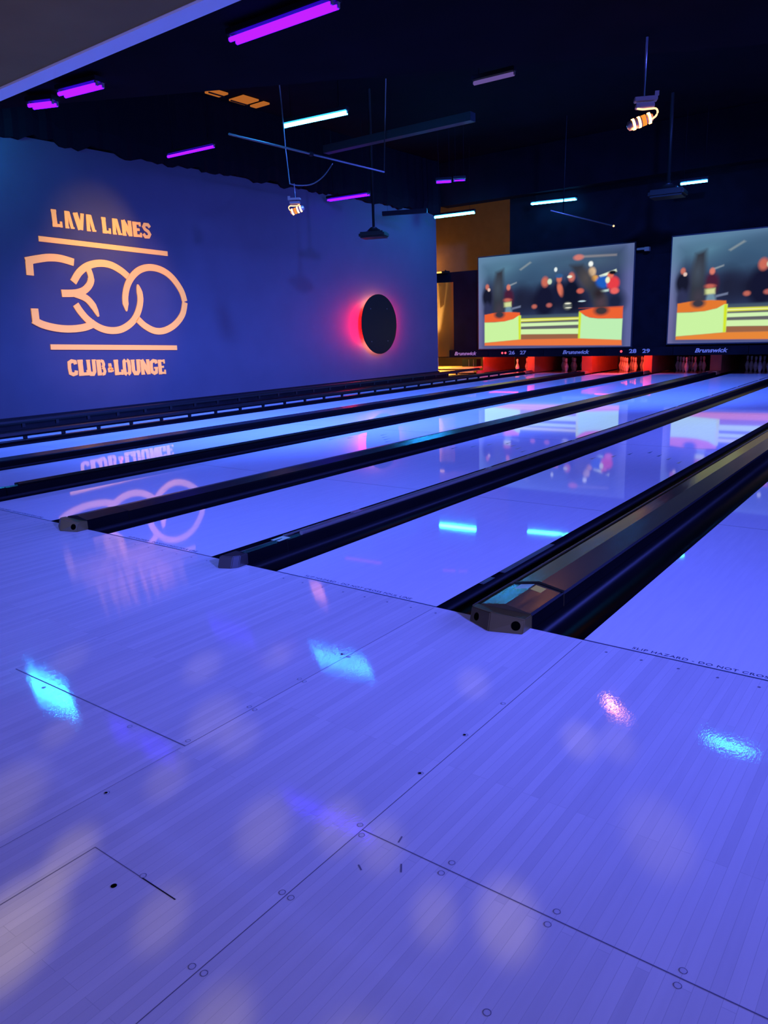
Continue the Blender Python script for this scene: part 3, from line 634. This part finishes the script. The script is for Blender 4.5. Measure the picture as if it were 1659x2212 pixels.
for i, (xc, s_, lab) in enumerate(cs):
    xa = -9.66 if i == 0 else (cs[i - 1][0] + xc) / 2; xb = (cs[i + 1][0] + xc) / 2 if i < len(cs) - 1 else 1.0
    t = mask_panel(xa, xb, lab); cx = (xa + xb) / 2
    if s_ == 'B':
        text_obj('brand_lettering', 'Brunswick', .14, M['logo'], t, rotx(((-8.658 if i == 0 else -5.263 if i == 2 else -1.860) - cx, -.042, .105)), shear=.3, bold=.004, width=.75, ext=.002)
    elif s_:
        a, c = s_.split('  ')
        xa_, xb_ = (-7.134, -6.79) if a == '26' else (-3.725, -3.386)
        text_obj('lane_number', a, .135, M['logo'], t, rotx((xa_ - cx, -.042, .11)), bold=.004, width=.19, ext=.002)
        text_obj('lane_number', c, .135, M['logo'], t, rotx((xb_ - cx, -.042, .11)), bold=.004, width=.19, ext=.002)
        for lx in ((-7.43, -7.33) if a == '26' else (-4.02,)):
            b = bmesh.new(); bmesh.ops.create_icosphere(b, subdivisions=2, radius=.030, matrix=Matrix.Translation((lx - cx, -.045, .11))); new_obj('led', b, M['ledred'], t)
# ------------------------------------------------------------------ screens
def picture(us, vs, variant=0):
    """soft-edged colours of the projected picture, u right, v up"""
    import numpy as np
    U, V = np.meshgrid(us, vs); img = np.zeros(U.shape + (3,))
    def srgb(c): c = np.array(c) / 255.; return np.where(c <= .04045, c / 12.92, ((c + .055) / 1.055) ** 2.4)
    def blend(mask, c): 
        m_ = np.clip(mask, 0, 1)[..., None]; img[:] = img * (1 - m_) + srgb(c) * m_
    def ell(cx, cy, rx, ry, c, soft=.25, a=1.0, rot=0):
        dx, dy = U - cx, (V - cy) * .57
        ry *= .57; ca, sa = math.cos(rot), math.sin(rot); X = dx * ca + dy * sa; Y = -dx * sa + dy * ca
        d = np.sqrt((X / rx) ** 2 + (Y / ry) ** 2); blend(a * (1 - (d - 1 + soft) / (2 * soft)), c)
    def poly(pts, c, soft=.004, a=1.0):
        inside = np.zeros(U.shape, bool); dist = np.full(U.shape, 9.)
        n = len(pts)
        for i in range(n):
            x1, y1 = pts[i]; x2, y2 = pts[(i + 1) % n]
            cond = ((y1 > V) != (y2 > V)) & (U < (x2 - x1) * (V - y1) / (y2 - y1 + 1e-12) + x1); inside ^= cond
            ex, ey = x2 - x1, (y2 - y1); t_ = np.clip(((U - x1) * ex + (V - y1) * ey) / (ex * ex + ey * ey + 1e-12), 0, 1)
            dist = np.minimum(dist, np.hypot(U - x1 - t_ * ex, (V - y1 - t_ * ey) * .6))
        sd = np.where(inside, -dist, dist); blend(a * (.5 - sd / (2 * soft)), c)
    img[:] = srgb((92, 98, 152)); 
    ell(.05, .95, .5, .45, (104, 140, 176), .8, .9); ell(.5, 1.05, .4, .25, (84, 120, 150), .9, .7); ell(.0, .2, .08, .5, (112, 104, 150), .8, .6)
    cont = [(.045, .90), (.941, .965), (.949, .012), (.044, .036)]
    poly(cont, (46, 58, 96), .03)
    ell(.20, .86, .22, .14, (84, 124, 150), .8, .9); ell(.42, .80, .13, .12, (60, 92, 124), .8, .9); ell(.35, .72, .12, .10, (52, 78, 108), .8, .8)
    ell(.80, .86, .16, .10, (70, 92, 116), .8, .8); ell(.60, .88, .14, .08, (66, 96, 124), .8, .8)
    ell(.48, .50, .22, .14, (24, 26, 48), .5, .9); ell(.66, .46, .10, .14, (26, 28, 52), .5, .9); ell(.30, .52, .06, .14, (30, 34, 58), .6, .9)
    ell(.90, .45, .06, .10, (26, 34, 62), .5, .9); ell(.09, .55, .05, .18, (42, 44, 74), .6, .8)
    # lines of light in the room
    poly([(.68, .905), (.90, .895), (.90, .91), (.68, .925)], (150, 144, 146), .006, .8)
    poly([(.30, .83), (.37, .90), (.36, .91), (.29, .84)], (150, 160, 160), .006, .7); poly([(.21, .665), (.27, .70), (.27, .71), (.21, .68)], (160, 170, 176), .005, .8)
    ell(.53, .808, .010, .022, (225, 235, 235), .3); ell(.748, .835, .014, .026, (240, 245, 240), .3); ell(.672, .91, .030, .028, (205, 120, 112), .35)
    poly([(.80, .715), (.90, .765), (.905, .74), (.81, .69)], (225, 240, 215), .004)
    # onlookers
    def person(x, y, head, body, s_=1., legs=None, hat=None):
        ell(x, y - .115 * s_, .036 * s_, .105 * s_, body, .3); ell(x, y, .0135 * s_, .030 * s_, head, .35)
        if hat: ell(x, y + .026 * s_, .02 * s_, .018 * s_, hat, .3)
        if legs: ell(x, y - .28 * s_, .026 * s_, .10 * s_, legs, .3)
    person(.064, .68, (196, 110, 96), (22, 24, 44), .95, (46, 50, 84)); ell(.076, .648, .010, .018, (220, 190, 180), .3)
    person(.215, .66, (214, 120, 104), (70, 30, 56), 1.0, (110, 140, 160)); ell(.205, .525, .03, .02, (190, 96, 84), .4); poly([(.18, .50), (.235, .505), (.235, .455), (.18, .45)], (205, 215, 150), .006)
    poly([(.24, .44), (.30, .46), (.30, .44), (.24, .42)], (110, 120, 150), .004)
    person(.462, .69, (198, 104, 86), (20, 22, 48), 1.7); ell(.492, .69, .014, .028, (200, 220, 190), .3); ell(.393, .441, .017, .022, (186, 100, 88), .4); ell(.491, .447, .018, .022, (176, 94, 90), .4)
    person(.553, .71, (206, 110, 90), (22, 26, 54), 1.2, None, (50, 90, 140)); ell(.562, .60, .018, .07, (214, 112, 90), .3, 1, .3)
    person(.632, .72, (196, 108, 96), (16, 20, 42), 1.5); ell(.620, .725, .015, .014, (230, 230, 210), .3); ell(.688, .575, .022, .026, (200, 96, 84), .3)
    ell(.610, .43, .026, .04, (90, 96, 96), .3); ell(.612, .455, .02, .008, (230, 230, 210), .3); ell(.615, .41, .02, .006, (220, 220, 200), .3); ell(.70, .47, .022, .008, (190, 215, 225), .3)
    ell(.757, .755, .022, .045, (225, 190, 150), .35); ell(.775, .69, .022, .03, (220, 160, 80), .3)
    ell(.820, .645, .040, .062, (30, 92, 190), .25); ell(.885, .63, .036, .065, (226, 62, 70), .25); ell(.868, .71, .018, .03, (226, 110, 90), .3); ell(.880, .735, .022, .018, (16, 18, 30), .3)
    ell(.852, .665, .013, .03, (235, 235, 200), .3); ell(.895, .555, .025, .03, (230, 100, 96), .3); poly([(.805, .565), (.86, .575), (.86, .555), (.805, .545)], (190, 215, 210), .005)
    # dark statues
    for pts in ([(.125, .83), (.18, .86), (.182, .60), (.186, .37), (.165, .345), (.125, .35), (.102, .40), (.106, .62)], [(.62, .84), (.70, .84), (.745, .72), (.80, .60), (.852, .50), (.856, .36), (.83, .335), (.785, .335), (.775, .40), (.74, .55), (.665, .72)]):
        poly(pts, (50, 54, 66), .014, .92)
    ell(.14, .66, .03, .10, (66, 76, 92), .6, .7); ell(.152, .43, .03, .07, (62, 58, 72), .5, .8); ell(.72, .70, .04, .09, (80, 74, 76), .6, .7); ell(.815, .44, .035, .08, (74, 60, 72), .5, .8); ell(.80, .54, .03, .05, (44, 36, 44), .5, .8)
    # blocks, tops and benches
    org = (232, 96, 50) if not variant else (222, 118, 48)
    poly([(.28, .33), (.70, .33), (.70, .08), (.28, .08)], (96, 96, 100), .004)
    poly([(.301, .352), (.683, .350), (.683, .322), (.301, .325)], (66, 84, 104), .006)
    poly([(.300, .320), (.683, .311), (.683, .286), (.300, .284)], (212, 216, 60), .003); poly([(.301, .305), (.683, .300), (.683, .294), (.301, .297)], (240, 246, 190), .003)
    poly([(.301, .269), (.683, .264), (.683, .233), (.301, .233)], (206, 238, 176), .003)
    poly([(.301, .204), (.684, .196), (.685, .138), (.301, .149)], (206, 238, 170), .003)
    poly([(.301, .149), (.685, .136), (.685, .09), (.301, .095)], (150, 98, 70), .003)
    poly([(.044, .378), (.12, .395), (.22, .397), (.294, .385), (.297, .349), (.25, .318), (.19, .295), (.044, .292)], org, .003)
    poly([(.044, .292), (.12, .291), (.19, .297), (.25, .318), (.285, .352), (.302, .352), (.302, .095), (.19, .081), (.044, .066)], (198, 238, 158), .003)
    poly([(.285, .35), (.302, .352), (.302, .095), (.288, .095)], (206, 226, 40), .004)
    poly([(.685, .372), (.763, .395), (.948, .392), (.948, .279), (.800, .288), (.740, .305), (.702, .345), (.690, .35)], org, .003)
    poly([(.685, .36), (.702, .345), (.723, .319), (.75, .300), (.80, .287), (.948, .277), (.946, .064), (.685, .088)], (186, 234, 176), .003)
    poly([(.683, .365), (.698, .350), (.694, .088), (.681, .088)], (206, 226, 40), .004)
    poly([(.044, .066), (.302, .095), (.685, .092), (.947, .066), (.949, .013), (.044, .036)], (232, 118, 62) if not variant else (226, 132, 56), .003)
    poly([(.68, .40), (.68, .40), (.95, .40), (.95, .395)], org, .003)
    ell(.152, .372, .036, .040, (58, 54, 66), .35, .95); ell(.82, .365, .044, .045, (62, 52, 58), .35, .95)
    return img
def screen(x0, x1, z0, z1, lab, variant):
    import numpy as np
    NX, NZ = 300, 176
    t = thing('projection_screen', lab, 'screen', ((x0 + x1) / 2, MY - .08, z0))
    w_, h_ = x1 - x0, z1 - z0
    verts = []; us = np.linspace(0, 1, NX + 1); vs = np.linspace(0, 1, NZ + 1)
    img = picture(us, vs, variant)
    for v in vs:
        for u in us: verts.append((-w_ / 2 + u * w_, -.012, v * h_))
    faces = [(j * (NX + 1) + i, j * (NX + 1) + i + 1, (j + 1) * (NX + 1) + i + 1, (j + 1) * (NX + 1) + i) for j in range(NZ) for i in range(NX)]
    me = bpy.data.meshes.new('picture'); me.from_pydata(verts, [], faces)
    ca = me.color_attributes.new('picture', 'FLOAT_COLOR', 'POINT')
    arr = np.ones((len(verts), 4), dtype=np.float32); arr[:, :3] = img.reshape(-1, 3); ca.data.foreach_set('color', arr.ravel())
    mt = bpy.data.materials.get('screen_picture')
    if not mt:
        mt = bpy.data.materials.new('screen_picture'); mt.use_nodes = True; nt = mt.node_tree; nt.nodes.clear()
        a = nt.nodes.new('ShaderNodeVertexColor'); a.layer_name = 'picture'; e = nt.nodes.new('ShaderNodeEmission'); e.inputs[1].default_value = 1.05
        o_ = nt.nodes.new('ShaderNodeOutputMaterial'); nt.links.new(a.outputs[0], e.inputs[0]); nt.links.new(e.outputs[0], o_.inputs[0])
    me.materials.append(mt); o = bpy.data.objects.new('picture', me); COL.objects.link(o); o.parent = t
    b = bmesh.new(); box(b, (-w_ / 2 - .03, -.008, -.03), (w_ / 2 + .03, .04, h_ + .03), 0, .004); new_obj('backing', b, M['screenframe'], t)
    return t
screen(-8.163, -3.773, .735, 3.222, 'left large projection screen showing orange and green blocks and onlookers', 0)
screen(-2.861, 1.529, .785, 3.262, 'right large projection screen cut off by the frame edge', 1)
t = thing('wall_bracket', 'small pinkish bracket on the black wall between the screens', 'bracket', (-3.55, 16.5, 3.04))
boxobj('arm', (-.16, -.02, .0), (.10, .10, .05), M['lampmetal'], t, .006); boxobj('plate', (.03, -.025, -.04), (.14, .11, .06), M['lampmetal'], t, .006)

# ------------------------------------------------------------------ pin area: kickbacks, red tubes, pins
for (x0, x1, lab) in [(-8.65, -8.60, 'left of the lane nearest the wall'), (-7.16, -6.93, 'between the two lanes nearest the wall'), (-5.50, -5.20, 'between second and third lanes from the wall'),
                      (-3.77, -3.55, 'between third and fourth lanes from the wall'), (-2.10, -1.83, 'between fourth and fifth lanes from the wall'), (-.39, -.16, 'right of the fifth lane from the wall'), (1.29, 1.55, 'at the right end of the pin area')]:
    b = bmesh.new(); box(b, (x0, 17.6, -.002), (x1, 19.6, .62), 0, .005); cx_ = (x0 + x1) / 2; hw = .128 if x1 - x0 > .24 else min(.037, (x1 - x0) / 2)
    box(b, (cx_ - hw, 17.2, -.02), (cx_ + hw, 17.61, .075), 0, .005)
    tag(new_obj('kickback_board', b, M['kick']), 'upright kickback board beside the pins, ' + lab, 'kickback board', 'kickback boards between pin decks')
boxobj('wall_pit', (-8.6, 19.62, -.1), (9.0, 19.68, 2.3), M['curtain'])['kind'] = 'structure'
boxobj('ceiling_pit', (-8.62, 16.75, .64), (9.0, 19.60, .70), M['curtain'])['kind'] = 'structure'
def red_tube(x0, x1, lab):
    b = bmesh.new(); tube(b, [(x0, 16.714, .508), (x1, 16.714, .508)], .012, 10)
    tag(new_obj('red_tube', b, M['redtube']), lab, 'tube light', 'red pit tubes behind the masking')
red_tube(-7.95, -7.0, 'red tube behind the 26 27 masking panel lighting the pins'); red_tube(-4.75, -3.9, 'red tube behind the 28 29 masking panel lighting the pins')
area('pit_red', (-7.75, 16.9, .60), (-7.85, 18.6, .1), 0.9, .1, 32, (1, .075, .015)); area('pit_red', (-4.35, 16.9, .60), (-4.45, 18.7, .1), 0.9, .1, 44, (1, .075, .015))
PINP = [(.0258, 0), (.029, .01), (.036, .03), (.0475, .07), (.0570, .11), (.0605, .114), (.0600, .135), (.0555, .16), (.045, .19), (.033, .22), (.0245, .245), (.0230, .255), (.0233, .27), (.026, .30), (.0315, .33), (.0322, .345), (.030, .362), (.022, .375), (.010, .381)]
_b = bmesh.new(); lathe(_b, PINP, 20); pin_me = bpy.data.meshes.new('pin_body'); _b.to_mesh(pin_me); _b.free(); pin_me.materials.append(M['pin'])
_b = bmesh.new()
for z0, z1, ra, rb in ((.246, .254, .0250, .0238), (.262, .270, .0236, .0242)):
    rr = [[_b.verts.new((r * math.cos(2 * PI * k / 16), r * math.sin(2 * PI * k / 16), z)) for k in range(16)] for r, z in ((ra, z0), (rb, z1))]
    for k in range(16): _b.faces.new([rr[0][k], rr[0][(k + 1) % 16], rr[1][(k + 1) % 16], rr[1][k]])
stripe_me = bpy.data.meshes.new('neck_stripe'); _b.to_mesh(stripe_me); _b.free(); stripe_me.materials.append(M['pinred'])
def pin(x, y, lab, grp):
    o = bpy.data.objects.new('bowling_pin', pin_me); COL.objects.link(o); o.location = (x, y, -.001); tag(o, lab, 'bowling pin', grp)
    s_ = bpy.data.objects.new('neck_stripe', stripe_me); COL.objects.link(s_); s_.parent = o; s_['label'] = 'red neck stripe'
rack = [(0, 0)] + [(a, .264) for a in (-.1525, .1525)] + [(a, .528) for a in (-.305, 0, .305)] + [(a, .792) for a in (-.4575, -.1525, .1525, .4575)]
plab = {27: 'unlit dim bowling pin in the rack under the left Brunswick-lettered panel, second lane from wall', 28: 'bowling pin glowing orange in the full red-lit rack at the gap between screens',
        29: 'dim reddish bowling pin in the rack under the right screen, fourth lane from wall', 30: 'nearly black unlit bowling pin in the rack at the right frame edge', 31: 'unlit bowling pin in the rack of the middle foreground lane'}
for k in (27, 28, 29, 30):
    for dx, dy in rack: pin(lane_x[k] + LW / 2 + dx, 18.29 + dy, plab[k], 'pins in the rack of lane %d' % k)
for n_, (dx, dy) in enumerate([(-.06, 18.05), (-.02, 18.6), (.25, 18.9)]):
    pin(lane_x[26] + .72 + dx, dy, ['leftmost of three orange-lit pins on the lane nearest the wall', 'middle of three orange-lit pins on the lane nearest the wall', 'rightmost of three orange-lit pins on the lane nearest the wall'][n_], 'pins on lane 26')
# ------------------------------------------------------------------ service corner left of the lanes
t = thing('service_bench', 'yellow-lit wooden bench beyond the end of the blue wall', 'bench', (-9.3, 17.4, 0))
boxobj('bench_top', (-1.2, -.25, .13), (.60, .25, .19), M['wood'], t, .005); boxobj('bench_front', (-1.2, -.27, .02), (.60, -.24, .09), M['wood'], t, .004)
tag(boxobj('post', (-10.06, 17.15, .19), (-10.0, 17.21, .50), M['whitetrim'], None, .004), 'short pale lit post standing on the yellow bench at the blue wall end', 'post')
t = thing('equipment_box', 'dark equipment box standing on the yellow-lit bench', 'box', (-8.95, 17.5, .19))
boxobj('body', (-.30, -.12, 0), (.22, .12, .22), M['black'], t, .006); boxobj('divider_strip', (-.06, -.128, .01), (-.05, -.12, .21), M['rail'], t); boxobj('divider_strip', (.10, -.128, .01), (.11, -.12, .21), M['rail'], t)
b = bmesh.new()
vs0 = []
for z in (.52, 2.64):
    vs0.append([b.verts.new((-9.66 + .60 * i / 10, 16.615 - .16 * math.cos(PI / 2 * i / 10), z)) for i in range(11)])
for i in range(10):
    f = b.faces.new([vs0[0][i], vs0[0][i + 1], vs0[1][i + 1], vs0[1][i]]); f.smooth = True
bmesh.ops.solidify(b, geom=list(b.faces), thickness=.02)
tag(new_obj('curved_panel', b, M['panelbrown']), 'curved brown panel between the blue wall end and the left screen', 'panel')
t = thing('warm_bar_light', 'short warm bar light above the brown panel past the wall end', 'bar light', (-9.50, 16.45, 2.93))
boxobj('lit_bar', (-.12, -.02, -.025), (.14, .02, .02), M['warmbar'], t, .004); boxobj('bracket', (.26, -.01, -.03), (.29, .02, .05), M['black'], t); boxobj('back_rail', (-.12, .022, -.03), (.30, .20, .03), M['black'], t)
